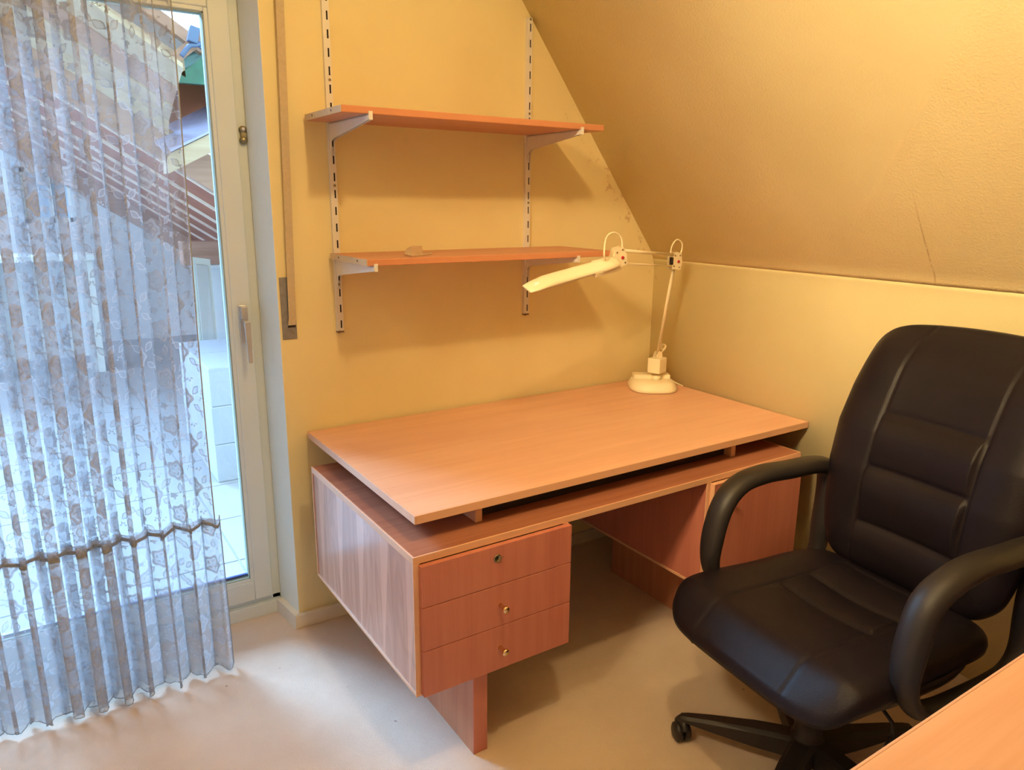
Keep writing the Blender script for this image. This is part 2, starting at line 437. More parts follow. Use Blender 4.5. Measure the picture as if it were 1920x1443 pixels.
fin('gasket', bm, GASKET, D)
bx('spacer_bar', plain('blue_spacer', (.05, .08, .25), .4), D, GX0+.004, GX1-.004, .176, .188, GZ0+.004, GZ0+.012)
bx('glass_pane', GLASS, D, GX0+.001, GX1-.001, .180, .184, GZ0+.001, GZ1-.001)
# handle
bm = B(); box(bm, .545, .572, .138, .1505, 1.055, 1.19, bev=.003)
hd = fin('handle_plate', bm, ALU, D, label='aluminium handle plate')
bm = B(); box(bm, .5475, .5705, .118, .1385, 1.143, 1.187, bev=.003)
box(bm, .552, .567, .098, .120, 1.118, 1.138, bev=.002)
hexa(bm, [(.553, .082, .995), (.566, .082, .995), (.566, .092, .995), (.553, .092, .995), (.550, .086, 1.135), (.569, .086, 1.135), (.569, .102, 1.135), (.550, .102, 1.135)])
box(bm, .548, .5705, .1195, .1370, 1.1385, 1.1425)
fin('door_handle', bm, HANDLE, D, label='downward pointing metal lever handle')
# latch keeper on the frame
bm = B(); lathe(bm, [(0, 0), (.012, 0), (.0125, .008), (.009, .014), (0, .015)], (.609, .165, 1.766), (0, -1, 0), 20)
lathe(bm, [(0, 0), (.0125, 0), (.0125, .010), (.0105, .017), (0, .018)], (.609, .165, 1.733), (0, -1, 0), 20)
box(bm, .600, .620, .150, .165, 1.737, 1.757, bev=.003)
lt = fin('frame_latch', bm, BRASSY, D, label='tarnished metal latch keeper with a pale screw')
bm = B(); lathe(bm, [(0, 0), (.0055, 0), (.005, .003), (0, .0035)], (.609, .151, 1.768), (0, -1, 0), 14)
fin('screw', bm, STEELW, lt)

# ---------------------------------------------------------------- shutter belt winder
T = thing('shutter_belt', (.675, -.005, 1.08), 'beige roller shutter belt running down the wall into a metal winder plate', 'belt')
bm = B(); box(bm, .6495, .6985, -.004, 0, 1.082, 1.292, bev=.001)
fin('winder_plate', bm, PLATE, T, label='scratched grey metal winder plate')
bm = B()
pts = [(.6815, -.0055, 1.130), (.6835, -.011, 1.155), (.686, -.014, 1.30), (.694, -.018, 1.7), (.703, -.022, 2.14), (.710, -.024, 2.6)]
for (a, b) in zip(pts, pts[1:]):
    hw = .0125
    hexa(bm, [(a[0]-hw, a[1]-.0012, a[2]), (a[0]+hw, a[1]-.0012, a[2]), (a[0]+hw, a[1]+.0012, a[2]), (a[0]-hw, a[1]+.0012, a[2]),
              (b[0]-hw, b[1]-.0012, b[2]), (b[0]+hw, b[1]-.0012, b[2]), (b[0]+hw, b[1]+.0012, b[2]), (b[0]-hw, b[1]+.0012, b[2])])
fin('belt', bm, BELT, T)
bx('belt_guide', DARKHOLE, T, .669, .6945, -.0058, -.0030, 1.122, 1.131)
bm = B(); lathe(bm, [(0, 0), (.004, 0), (.003, .002), (0, .0024)], (.684, -.004, 1.104), (0, -1, 0), 12)
fin('screw', bm, BRASSY, T)

# ---------------------------------------------------------------- wall shelving
def upright(x, z0, z1, label, first_hole):
    T = thing('shelf_upright', (x, -.001, z0), label, 'shelf rail', 'slotted white wall rails')
    hw, dp = .0115, .012
    bm = B()
    box(bm, x-hw, x-hw+.0015, -dp, -.0005, z0, z1); box(bm, x+hw-.0015, x+hw, -dp, -.0005, z0, z1)
    sw = .0027                     # half slot width; slots sit right of centre
    cx = x+.0035
    box(bm, x-hw, cx-sw, -dp-.0012, -dp, z0, z1); box(bm, cx+sw, x+hw, -dp-.0012, -dp, z0, z1)
    z = z0+.010; i = 0; last = z0; 
    while z < z1-.035:
        box(bm, cx-sw, cx+sw, -dp-.0012, -dp, last, z)
        last = z+.027
        if i % 6 == first_hole:
            sc = B(); lathe(sc, [(0, 0), (.0048, 0), (.0042, .0016), (.0018, .0018), (.0015, .0006), (0, .0006)], (cx-.0005, -dp-.0012, z+.0415), (0, -1, 0), 12); fin('screw', sc, BRASSY, T)
        z += .0552; i += 1
    box(bm, cx-sw, cx+sw, -dp-.0012, -dp, last, z1)
    fin('rail', bm, STEELW, T)
    bx('rail_hollow', DARKHOLE, T, x-hw+.002, x+hw-.002, -.006, -.002, z0+.002, z1-.002)
    bm = B(); box(bm, x-hw-.001, x+hw+.001, -dp-.002, -.001, z0-.006, z0, bev=.001)
    lathe(bm, [(0, 0), (.005, 0), (.004, .003), (0, .0035)], (x-.006, -dp-.002, z0-.003), (0, -1, 0), 12)
    fin('end_cap', bm, plain('rusty_end', (.20, .12, .07), .6), T, label='dark rusty bottom end')
upright(.850, 1.097, 2.60, 'left white slotted steel wall rail carrying both shelves', 2)
upright(1.637, 1.100, 2.206, 'right white slotted steel wall rail ending under the sloping ceiling', 1)
def bracket(x, zt, label):
    T = None
    bm = B(); th = .0016
    w2 = .006
    y0, y1 = -.0135, -.333-.012
    for s in (-w2, w2-th):
        prism(bm, [(y0, zt-.002), (y1, zt-.002), (y1, zt-.016), (y0-.03, zt-.052), (y0-.012, zt-.060), (y0-.006, zt-.10), (y0, zt-.105)], 0, x+s, x+s+th)
    box(bm, x-w2, x+w2, y1, y0, zt-.0035, zt-.0005)
    box(bm, x-w2, x+w2, y1-.0025, y1, zt-.017, zt+.007)
    fin('shelf_bracket', bm, STEELW, None, label=label, cat='bracket', group='white shelf brackets')
DEP = .323
def shelf(x0, x1, zt, label, holes):
    T = thing('wall_shelf', (x0, -.0155, zt-.02), label, 'shelf', 'wooden wall shelves')
    bm = B(); box(bm, x0+.0006, x1-.0006, -.016-DEP+.007, -.016, zt-.0199, zt, bev=.0012)
    fin('shelf_board', bm, SHELFW, T)
    bm = B(); box(bm, x0+.0006, x1-.0006, -.0165-DEP, -.016-DEP+.0068, zt-.0202, zt+.0002, bev=.0022)
    fin('front_edging', bm, EDGE_S, T)
    bm = B(); box(bm, x0-.0012, x0+.0006, -.0155-DEP, -.016, zt-.0195, zt-.0004)
    fin('end_edging', bm, SHELFEND, T, label='pale raw end edge')
    for t in holes:
        bm = B(); lathe(bm, [(0, 0), (.0032, 0), (.0032, .0006), (0, .0006)], (x0-.0012, -.016-DEP*t, zt-.009), (-1, 0, 0), 10)
        fin('dowel_hole', bm, DARKHOLE, T)
EDGE_S = wood('orange_shelf_edging', (.66, .29, .15), (.56, .22, .11), 0, rough=.35, streak=.4)
shelf(.764, 1.741, 1.809, 'upper orange brown wooden shelf seen from below', (.22, .75))
shelf(.825, 1.7985, 1.367, 'lower orange brown wooden shelf with a brown paper scrap on it', (.25, .76))
bracket(.850, 1.789, 'white steel bracket at the left under the upper shelf')
bracket(1.637, 1.789, 'white steel bracket at the right under the upper shelf')
bracket(.850, 1.347, 'white steel bracket at the left under the lower shelf')
bracket(1.637, 1.347, 'white steel bracket at the right under the lower shelf, behind the lamp head')
# paper scrap
bm = B()
q = [(1.000, -.292, 1.3685), (1.050, -.268, 1.3685), (1.078, -.205, 1.394), (1.030, -.222, 1.396)]
q2 = [(1.040, -.275, 1.3682), (1.098, -.238, 1.3682), (1.110, -.215, 1.374), (1.060, -.245, 1.3725)]
for qq in (q, q2):
    hexa(bm, qq+[(a, b, c+.0012) for a, b, c in qq])
q3 = [(1.000, -.292, 1.3685), (.985, -.262, 1.374), (1.012, -.222, 1.388), (1.030, -.222, 1.396)]
hexa(bm, q3+[(a, b, c+.0012) for a, b, c in q3])
fin('paper_scrap', bm, BROWNP, None, label='small folded scrap of brown paper on the lower shelf', cat='paper')

# ---------------------------------------------------------------- the main desk
T = thing('desk', (1.45, -.54, 0), 'large cherry wood desk with floating top, drawers at left and cabinet door at right', 'desk')
# top board
bm = B(); box(bm, .716, 2.337, -.866, -.012, .7265, .7497, bev=.001)
fin('desktop', bm, WOODTOP, T)
bm = B()
box(bm, .711, .716, -.871, -.010, .7262, .75, bev=.001); box(bm, 2.337, 2.342, -.871, -.010, .7262, .75, bev=.001)
box(bm, .716, 2.337, -.871, -.866, .7262, .75, bev=.001)
fin('desktop_edging', bm, EDGE, T, label='lighter solid edging of the top')
for a in ((.916, .938), (1.966, 1.988)):
    bx('spacer_block', EDGE, T, a[0], a[1], -.832, -.22, .669, .7265, bev=.001)
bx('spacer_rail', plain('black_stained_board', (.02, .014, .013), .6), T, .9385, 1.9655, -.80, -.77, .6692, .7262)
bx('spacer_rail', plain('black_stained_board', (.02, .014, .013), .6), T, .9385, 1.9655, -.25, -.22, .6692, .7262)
# long slab
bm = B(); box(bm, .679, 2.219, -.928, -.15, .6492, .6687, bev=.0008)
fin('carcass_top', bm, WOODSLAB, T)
bm = B(); box(bm, .674, .679, -.933, -.148, .649, .669, bev=.0008); box(bm, 2.219, 2.224, -.933, -.148, .649, .669, bev=.0008); box(bm, .679, 2.219, -.933, -.928, .649, .669, bev=.0008)
fin('carcass_edging', bm, EDGE, T, label='lighter solid edging of the slab')
def pedestal(x0, x1, tag_):
    z0, z1 = .266, .649; t = .018
    bm = B()
    box(bm, x0+.003, x0+t, -.9272, -.1552, z0+.0102, z1-.0002)
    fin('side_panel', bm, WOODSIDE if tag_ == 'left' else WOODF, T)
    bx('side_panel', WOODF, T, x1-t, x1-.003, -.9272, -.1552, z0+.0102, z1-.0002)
    bm = B()
    for xa, xb in ((x0, x0+.0035), (x1-.0035, x1)):
        pass
    box(bm, x0-.000, x0+t, -.933, -.9275, z0+.0102, z1, bev=.0008); box(bm, x1-t, x1, -.933, -.9275, z0+.0102, z1, bev=.0008)
    box(bm, x0-.000, x0+.008, -.155, -.148, z0+.0102, z1, bev=.0008); box(bm, x1-.008, x1, -.155, -.148, z0+.0102, z1, bev=.0008)
    box(bm, x0, x1, -.933, -.148, z0, z0+.010, bev=.0008)
    fin('pedestal_edging', bm, EDGE, T, label='light trim framing the pedestal')
    bx('bottom_panel', WOODSLAB, T, x0+t, x1-t, -.9272, -.173, z0+.0102, z0+.026)
    bx('back_panel', WOODSLAB, T, x0+t, x1-t, -.172, -.156, z0+.026, z1-.0005)
pedestal(.674, 1.167, 'left'); pedestal(1.741, 2.224, 'right')
def knob(x, z, parent):
    bm = B(); lathe(bm, [(0, -.001), (.0062, -.001), (.0058, .006), (.0052, .018), (.0062, .021), (.0098, .024), (.0105, .029), (.0088, .0325), (0, .0335)], (x, -.951, z), (0, -1, 0), 20)
    fin('knob', bm, BRASS, parent, label='small brass knob')
dz = [(.5315, .6475), (.4060, .5298), (.2700, .4043)]
for i, (a, b) in enumerate(dz):
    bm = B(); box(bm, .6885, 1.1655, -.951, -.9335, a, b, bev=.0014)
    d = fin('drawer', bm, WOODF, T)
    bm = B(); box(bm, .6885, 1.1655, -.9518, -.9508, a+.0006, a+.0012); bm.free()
    bx('drawer_box', SHELFEND, d, .70, 1.145, -.9330, -.25, a+.012 if i < 2 else .300, b-.012)
    if i == 0:
        bm = B(); lathe(bm, [(0, 0), (.012, 0), (.0115, .0025), (.0085, .003), (.008, .001), (0, .001)], (.914, -.9512, .612), (0, -1, 0), 24)
        lk = fin('lock', bm, BRASSY, d, label='round metal keyhole lock')
        bm = B(); lathe(bm, [(0, 0), (.0025, 0), (.0025, .0006), (0, .0006)], (.914, -.9523, .614), (0, -1, 0), 12); box(bm, .9130, .9150, -.9529, -.9523, .607, .613)
        kh = fin('keyhole', bm, DARKHOLE, d)
        for (sx, sz) in ((.931, .612), (.927, .598)):
            bm = B(); lathe(bm, [(0, 0), (.002, 0), (.0015, .001), (0, .0012)], (sx, -.951, sz), (0, -1, 0), 8)
            fin('screw', bm, BRASSY, d)
    else: knob(.925, (a+b)/2, d)
bm = B(); box(bm, 1.755, 2.214, -.951, -.9335, .270, .6455, bev=.0016)
d = fin('cabinet_door', bm, WOODF, T)
bm = B(); box(bm, 1.7535, 1.7575, -.9516, -.9334, .2695, .6465, bev=.0008); box(bm, 1.7575, 2.214, -.9516, -.9334, .6435, .6470, bev=.0008)
fin('door_edging', bm, EDGE, d)
knob(1.797, .597, d)
for (x0, x1) in ((.853, .899), (1.902, 1.946)):
    bm = B(); box(bm, x0+.0005, x1-.0005, -.918, -.30, 0, .266)
    lg = fin('leg', bm, WOODLEG, T)
    bm = B(); box(bm, x0, x1, -.924, -.918, 0, .266, bev=.001)
    fin('leg_edging', bm, WOODF, lg)

# ---------------------------------------------------------------- second desk at the lower right
T = thing('table', (1.4, -2.42, 0), 'orange brown wooden table corner in the lower right foreground', 'table')
bm = B(); box(bm, .575, 2.20, -2.835, -2.012, .727, .7497, bev=.001); fin('tabletop', bm, wood('light_cherry_veneer', (.80, .46, .26), (.70, .36, .18), 0, rough=.45), T)
bm = B(); box(bm, .57, 2.205, -2.012, -2.007, .7265, .75, bev=.001); box(bm, .57, .575, -2.84, -2.012, .7265, .75, bev=.001); box(bm, 2.2, 2.205, -2.84, -2.012, .7265, .75, bev=.001)
fin('tabletop_edging', bm, EDGE, T)
for x in (.70, 2.04): bx('side_panel', WOODSIDE, T, x, x+.03, -2.78, -2.10, 0, .727)
bx('back_rail', WOODSLAB, T, .73, 2.04, -2.60, -2.58, .35, .727)

# ---------------------------------------------------------------- desk lamp
T = thing('desk_lamp', (2.17, -.20, .75), 'cream articulated desk lamp with a long tube head at the right end of the desk', 'lamp')
# base: D-shaped pedestal, flat bottom, raised rear ledge
def outline(cx, cy, a, b, n=40, e=3.2, ang=0):
    out = []
    for k in range(n):
        t = 2*PI*k/n; c, s = math.cos(t), math.sin(t)
        x = a*math.copysign(abs(c)**(2/e), c); y = b*math.copysign(abs(s)**(2/(2.2 if s < 0 else e+2)), s)
        out.append((cx+x*math.cos(ang)-y*math.sin(ang), cy+x*math.sin(ang)+y*math.cos(ang)))
    return out
bm = B(); BA = R(-33); BC = Vector((2.192, -.190, 0))
rings = []
for (z, a, b, cy) in ((.7505, .100, .096, 0), (.753, .104, .100, 0), (.765, .103, .099, 0), (.786, .090, .086, .004), (.791, .084, .080, .005), (.7915, .02, .02, .02)):
    rings.append([bm.verts.new((x, y, z)) for x, y in outline(BC.x, BC.y+cy, a, b, ang=BA)])
for A, Bq in zip(rings, rings[1:]):
    for k in range(40): f = bm.faces.new((A[k], A[(k+1) % 40], Bq[(k+1) % 40], Bq[k])); f.smooth = True
bm.faces.new(rings[0][::-1]); bm.faces.new(rings[-1])
fin('lamp_base', bm, LAMPP, T, recalc=True)
bm = B(); box(bm, -.082, .082, .020, .082, .782, .808, bev=.008, seg=3)
bmesh.ops.rotate(bm, verts=bm.verts[:], matrix=Matrix.Rotation(BA, 3, 'Z')); bmesh.ops.translate(bm, verts=bm.verts[:], vec=BC)
fin('base_ledge', bm, LAMPP, T)
bm = B(); lathe(bm, [(0, 0), (.022, 0), (.022, .02), (0, .02)], (2.213, -.188, .788), n=20); fin('swivel', bm, LAMPP, T)
bm = B(); box(bm, -.033, .033, -.030, .030, 0, .066, bev=.004)
bmesh.ops.rotate(bm, verts=bm.verts[:], matrix=Matrix.Rotation(R(18), 3, 'Z')); bmesh.ops.translate(bm, verts=bm.verts[:], vec=(2.213, -.188, .821))
fin('joint_block', bm, LAMPP, T)
J0 = Vector((2.213, -.190, .895)); J1 = Vector((2.200, -.270, 1.308)); J2 = Vector((1.745, -.440, 1.350))
bm = B()   # foot fork
prism(bm, [(2.191, .885), (2.230, .885), (2.225, .915), (2.205, .915)], 1, -.202, -.198); prism(bm, [(2.191, .885), (2.230, .885), (2.225, .915), (2.205, .915)], 1, -.182, -.178)
fin('foot_fork', bm, LAMPP, T)
bm = B(); tube(bm, [J0+V3(-.004, 0, 0), J1+V3(-.006, 0, -.02)], .0068, 12, flat=(1, .8)); 
lo = fin('lower_arm', bm, LAMPP, T)
bm = B(); tube(bm, [J0+V3(.012, .008, .01), J1+V3(.010, .008, -.02)], .0032, 8); fin('tension_rod', bm, LAMPP, lo)
bm = B(); pts = []
for k in range(60):
    a = k/59*2*PI*3; pts.append(V3(2.243+.013*math.cos(a), -.190+.0035*(k/20-1), .930+.013*math.sin(a)))
tube(bm, pts, .0022, 6); tube(bm, [V3(2.218, -.194, .905), V3(2.243, -.194, .917)], .0025, 6)
fin('spring', bm, LAMPP, lo)
bm = B(); tube(bm, [J1+V3(0, 0, .026), J2+V3(0, 0, .026)], .0062, 10); tube(bm, [J1+V3(0, 0, -.020), J2+V3(0, 0, -.020)], .0035, 10)
fin('upper_arm', bm, LAMPP, T)
def gusset(J, nm, ang):
    bm = B()
    ca, sa = math.cos(ang), math.sin(ang)
    P = [(-.026, -.03), (.022, -.034), (.030, .0), (.022, .034), (-.012, .040), (-.030, .016)]
    pp = [(J.x+x*ca-z*sa, J.z+x*sa+z*ca) for x, z in P]
    prism(bm, pp, 1, J.y-.013, J.y-.010); prism(bm, pp, 1, J.y+.010, J.y+.013)
    prism(bm, [(J.x+(a-J.x)*.5, J.z+(b-J.z)*.5) for a, b in pp], 1, J.y-.010, J.y+.010)
    g = fin(nm, bm, LAMPP, T)
    bm = B(); lathe(bm, [(0, 0), (.0062, 0), (.0058, .003), (0, .0034)], (J.x+.008*ca, J.y-.013, J.z), (0, -1, 0), 14); fin('red_cap', bm, REDP, g, label='red plastic cap')
    for x, z in ((-.012, .024), (.016, .024), (.014, -.024), (-.016, -.018)):
        bm = B(); lathe(bm, [(0, 0), (.0036, 0), (.003, .0022), (0, .0024)], (J.x+x*ca-z*sa, J.y-.013, J.z+x*sa+z*ca), (0, -1, 0), 10)
        fin('rivet', bm, BRASSY, g)
gusset(J1, 'elbow_joint', 0); gusset(J2, 'head_joint', R(20))
bx('elbow_slot', DARKHOLE, T, J1.x-.034, J1.x-.021, J1.y-.0135, J1.y-.004, J1.z-.012, J1.z+.018)
# head: long shallow trough with slanted end, tilted down to the left and forward
H0 = Vector((1.718, -.452, 1.332)); H1 = Vector((1.312, -.490, 1.268))
ax = (H1-H0).normalized(); sd_ = Vector((0, 0, 1)).cross(ax).normalized(); upn = ax.cross(sd_).normalized()
if upn.z < 0: upn = -upn
tilt = Matrix.Rotation(R(-24), 3, ax); sd_ = tilt @ sd_; upn = tilt @ upn
def hp(t, s, u): return H0+ax*t+sd_*s+upn*u
L = (H1-H0).length
def section(t, hw, h, k=8, lift=0):
    out = []
    for i in range(k+1):
        a = PI*i/k; out.append(hp(t, -math.cos(a)*hw, math.copysign(abs(math.sin(a))**.6, 1)*h+lift))
    for i in range(k, -1, -1):
        a = PI*i/k; out.append(hp(t, -math.cos(a)*(hw-.002), math.sin(a)**.6*(h-.003)+lift - .0005 if 0 < i < k else lift))
    return out
bm = B(); rs = []
for (t, hw, h, lift) in ((.0, .029, .017, 0), (.008, .035, .020, 0), (.088, .036, .021, 0), (.093, .032, .018, 0), (L-.09, .032, .018, 0), (L-.085, .032, .0175, 0), (L-.03, .030, .008, -.002), (L, .024, .003, -.004)):
    rs.append([bm.verts.new(p) for p in section(t, hw, h, 8, lift)])
for A, Bq in zip(rs, rs[1:]):
    n = len(A)
    for k in range(n):
        try: f = bm.faces.new((A[k], A[(k+1) % n], Bq[(k+1) % n], Bq[k])); f.smooth = True
        except ValueError: pass
bm.faces.new(rs[0]); bm.faces.new(rs[-1][::-1])
hdp = fin('lamp_head', bm, LAMPP, T)
bm = B(); P8 = []
for t in (-.004, .125):
    for (s, u) in ((-.034, -.012), (.034, -.012), (.033, .003), (-.033, .003)): P8.append(hp(t, s, u))
hexa(bm, P8); fin('ballast_housing', bm, LAMPP, hdp)
bm = B(); tube(bm, [hp(.13, 0, .004), hp(L-.03, 0, .003)], .008, 12); fin('fluorescent_tube', bm, plain('white_tube_glass', (.85, .85, .82), .3), hdp)
bm = B(); tube(bm, [J2+V3(.0, -.0, -.004), J2+V3(-.02, -.006, -.02), hp(.0, 0, .010)], .008, 12); fin('head_neck', bm, LAMPP, T)
def cable(pts, r=.0032):
    bm = B(); tube(bm, smoothpath(pts, 10), r, 8); return bm
bm = cable([hp(.055, .0, .024), hp(.07, 0, .05)+V3(0, 0, .005), J2+V3(-.060, 0, .072), J2+V3(-.025, .002, .088), J2+V3(.010, .002, .070), J2+V3(.016, .0, .030)])
fin('cable_loop', bm, LAMPP, T)
bm = cable([J1+V3(-.028, 0, .028), J1+V3(-.020, 0, .065), J1+V3(.006, 0, .088), J1+V3(.034, 0, .074), J1+V3(.036, 0, .045), J1+V3(.020, 0, .005)])
fin('cable_loop', bm, LAMPP, T)
bm = cable([(2.262, -.175, .778), (2.285, -.150, .785), (2.312, -.160, .778), (2.325, -.195, .762), (2.330, -.235, .7545)], .0028)
fin('power_cord', bm, LAMPP, T)

# ---------------------------------------------------------------- office chair
CH = Vector((1.60, -1.475, 0)); CA = R(6); CU = Vector((1.603, -1.458, 0))
T = thing('office_chair', CH, 'black leather high-back office chair with loop armrests beside the desk', 'office chair')
cr, sr = math.cos(PI-CA), math.sin(PI-CA)
def cw(x, y, z): return Vector((CU.x+x*cr-y*sr, CU.y+x*sr+y*cr, z))      # local: +x forward, -y the far arm
def place(bm): 
    for v in bm.verts: v.co = cw(v.co.x, v.co.y, v.co.z)
# seat cushion: height field on a rounded outline
def heightpad(W, Hh, hfun, outl, nu=56, nv=56):
    """returns verts grid on unit square mapped by outl(u,v)->(a,b), lift by hfun(a,b,edge)"""
    pass
def superpt(u, v, p):
    m_ = max(abs(u), abs(v))
    if m_ < 1e-9: return 0.0, 0.0
    t = math.atan2(v, u); c, q = math.cos(t), math.sin(t)
    rr = m_/(abs(c)**p+abs(q)**p)**(1/p)
    k = m_**3            # keep the inner grid square, round only the outside
    return u*(1-k)+rr*c*k, v*(1-k)+rr*q*k
def seat_out(u, v):         # u,v in -1..1 ; square to rounded square
    return superpt(u, v, 5.5)
def g(x, c, w): return math.exp(-((x-c)/w)**2)
def ss(a, b, x):
    t = max(0, min(1, (x-a)/(b-a))); return t*t*(3-2*t)
bm = B(); n = 104; top = []
for i in range(n+1):
    row = []
    for j in range(n+1):
        u = -1+2*i/n; v = -1+2*j/n
        x, y = seat_out(u, v)
        X = -.035+x*.318; Y = y*(.288+.022*ss(-.2, .8, x))
        m_ = max(abs(u), abs(v)); edge = 1-m_**10
        z = .475+.028*edge - .045*ss(.72, 1.0, x)*1.0 + .016*(abs(y)**3)*ss(-1, .6, -abs(x)+.9) 
        z -= .018*math.exp(-((x+.15)/.5)**2-(y/.55)**2)
        # crosswise padded rolls in the centre panel
        inn = ss(.150, .140, abs(Y))
        for (a, b) in ((-.275, -.135), (-.135, -.020)):
            if a <= X <= b:
                t = (X-a)/(b-a); z += inn*.011*math.sin(PI*t)**.6
        for c in (-.275, -.135, -.020):
            z -= inn*.007*g(X, c, .006)
        # lengthwise seams at the panel edge, running to the front edge
        if X > -.29: z -= .0045*g(abs(Y), .150, .004)*(1 if X < -.02 else .8)
        z -= .003*g(X, .185, .004)*ss(.30, .17, abs(Y))*0
        row.append(bm.verts.new((X, Y, z)))
    top.append(row)
for i in range(n):
    for j in range(n): f = bm.faces.new((top[i][j], top[i+1][j], top[i+1][j+1], top[i][j+1])); f.smooth = True
loop = [top[i][0] for i in range(n)]+[top[n][j] for j in range(n)]+[top[n-i][n] for i in range(n)]+[top[0][n-j] for j in range(n)]
prev = loop
cx = -.035
for (s, dzz) in ((1.018, -.010), (1.028, -.026), (1.022, -.040)):
    cur = []
    for v in loop: cur.append(bm.verts.new((cx+(v.co.x-cx)*s, v.co.y*s, v.co.z+dzz)))
    for k in range(len(cur)): f = bm.faces.new((prev[k], prev[k-1], cur[k-1], cur[k])); f.smooth = True
    prev = cur
bm.faces.new(prev); place(bm)
fin('seat', bm, LEATHER, T)
# seat pan below
bm = B(); rg = []
for (s, z) in ((1.02, .440), (1.03, .425), (1.0, .405), (.93, .385), (.78, .368), (.5, .362)):
    r_ = []
    for k in range(64):
        a = 2*PI*k/64; c, s2 = math.cos(a), math.sin(a)
        x = -.040+.296*s*math.copysign(abs(c)**.62, c); y = .284*s*math.copysign(abs(s2)**.62, s2)
        r_.append(bm.verts.new((x, y, z - .03*ss(.1, .3, x))))
    rg.append(r_)
for A, Bq in zip(rg, rg[1:]):
    for k in range(64): f = bm.faces.new((A[k], A[(k+1) % 64], Bq[(k+1) % 64], Bq[k])); f.smooth = True
bm.faces.new(rg[0]); bm.faces.new(rg[-1][::-1]); place(bm)
fin('seat_pan', bm, PLASTIC, T)
# backrest
def back_x(z):      # local x of the front surface centre line
    K = [(.47, -.285), (.55, -.315), (.65, -.330), (.78, -.345), (.90, -.375), (1.0, -.420), (1.10, -.478), (1.21, -.545)]
    for (a, xa), (b, xb) in zip(K, K[1:]):
        if z <= b:
            t = max(0, (z-a)/(b-a)); return xa+(xb-xa)*t
    return K[-1][1]
def back_w(z):
    K = [(.47, .262), (.56, .275), (.66, .284), (.78, .292), (.90, .296), (1.02, .296), (1.12, .292), (1.21, .284)]
    for (a, xa), (b, xb) in zip(K, K[1:]):
        if z <= b:
            t = max(0, (z-a)/(b-a)); t = t*t*(3-2*t)*.5+t*.5; return xa+(xb-xa)*t
    return K[-1][1]
bm = B(); top = []; rolls = [.475, .635, .800, .955]
for i in range(n+1):
    row = []
    for j in range(n+1):
        u = -1+2*i/n; v = -1+2*j/n         # u vertical
        zz, yy = superpt(u, v, 11.0 if u > 0 else 6.0)
        z = .838+.357*zz - .018*abs(v)**2*ss(0, .6, u); Y = yy*back_w(z)*1.02
        m_ = max(abs(u), abs(v)); edge = 1-m_**8
        x = back_x(z) + .028*(abs(Y)/.28)**2 - .040*(1-edge) + .012*edge
        inn = ss(.152, .142, abs(Y))
        for a, b in zip(rolls, rolls[1:]):
            if a <= z <= b:
                t = (z-a)/(b-a); x += inn*.017*math.sin(PI*t**1.35)**.7
        for c in rolls: x -= inn*.007*g(z, c, .006)
        x -= .006*g(abs(Y), .152, .0045)
        x += .014*ss(.98, 1.10, z)*edge
        row.append(bm.verts.new((x, Y, z)))
    top.append(row)
for i in range(n):
    for j in range(n): f = bm.faces.new((top[i][j], top[i][j+1], top[i+1][j+1], top[i+1][j])); f.smooth = True
loop = [top[i][0] for i in range(n)]+[top[n][j] for j in range(n)]+[top[n-i][n] for i in range(n)]+[top[0][n-j] for j in range(n)]
prev = loop
for (s, dx) in ((1.014, -.008), (1.016, -.026), (.99, -.046), (.93, -.058)):
    cur = [bm.verts.new((v.co.x+dx, v.co.y*s, .835+(v.co.z-.835)*s)) for v in loop]
    for k in range(len(cur)): f = bm.faces.new((prev[k-1], prev[k], cur[k], cur[k-1])); f.smooth = True
    prev = cur
bm.faces.new(prev); place(bm)
fin('backrest', bm, LEATHER, T)
bm = B(); tube(bm, [cw(v.co.x, v.co.y, v.co.z) if False else v for v in []] or [cw(-.06, 0, .375), cw(-.30, 0, .375), cw(-.385, 0, .43), cw(-.41, 0, .62)], .022, 10, flat=(.4, 1.6))
fin('back_support', bm, PLASTIC, T)
# loop armrests
for s in (-1, 1):
    yy = .318*s
    P = [(.040, .420), (.088, .50), (.084, .60), (.052, .69), (-.012, .735), (-.10, .750), (-.20, .748), (-.33, .745), (-.385, .715), (-.385, .62), (-.375, .53), (-.365, .45), (-.33, .405), (-.26, .392), (-.13, .390), (-.04, .395)]
    path = smoothpath([cw(x, yy*(1 if z < .7 else 1.02), z) for x, z in P], 6, closed=True)
    upv = (cw(0, 1, 0)-cw(0, 0, 0))
    rr = []
    for p in path:
        t = ss(.42, .60, p.z); rr.append(.029+.010*t)
    bm = B(); tube(bm, path, rr, 14, flat=(1.0, .70), upv=upv, closed=True)
    fin('armrest', bm, PLASTIC, T)
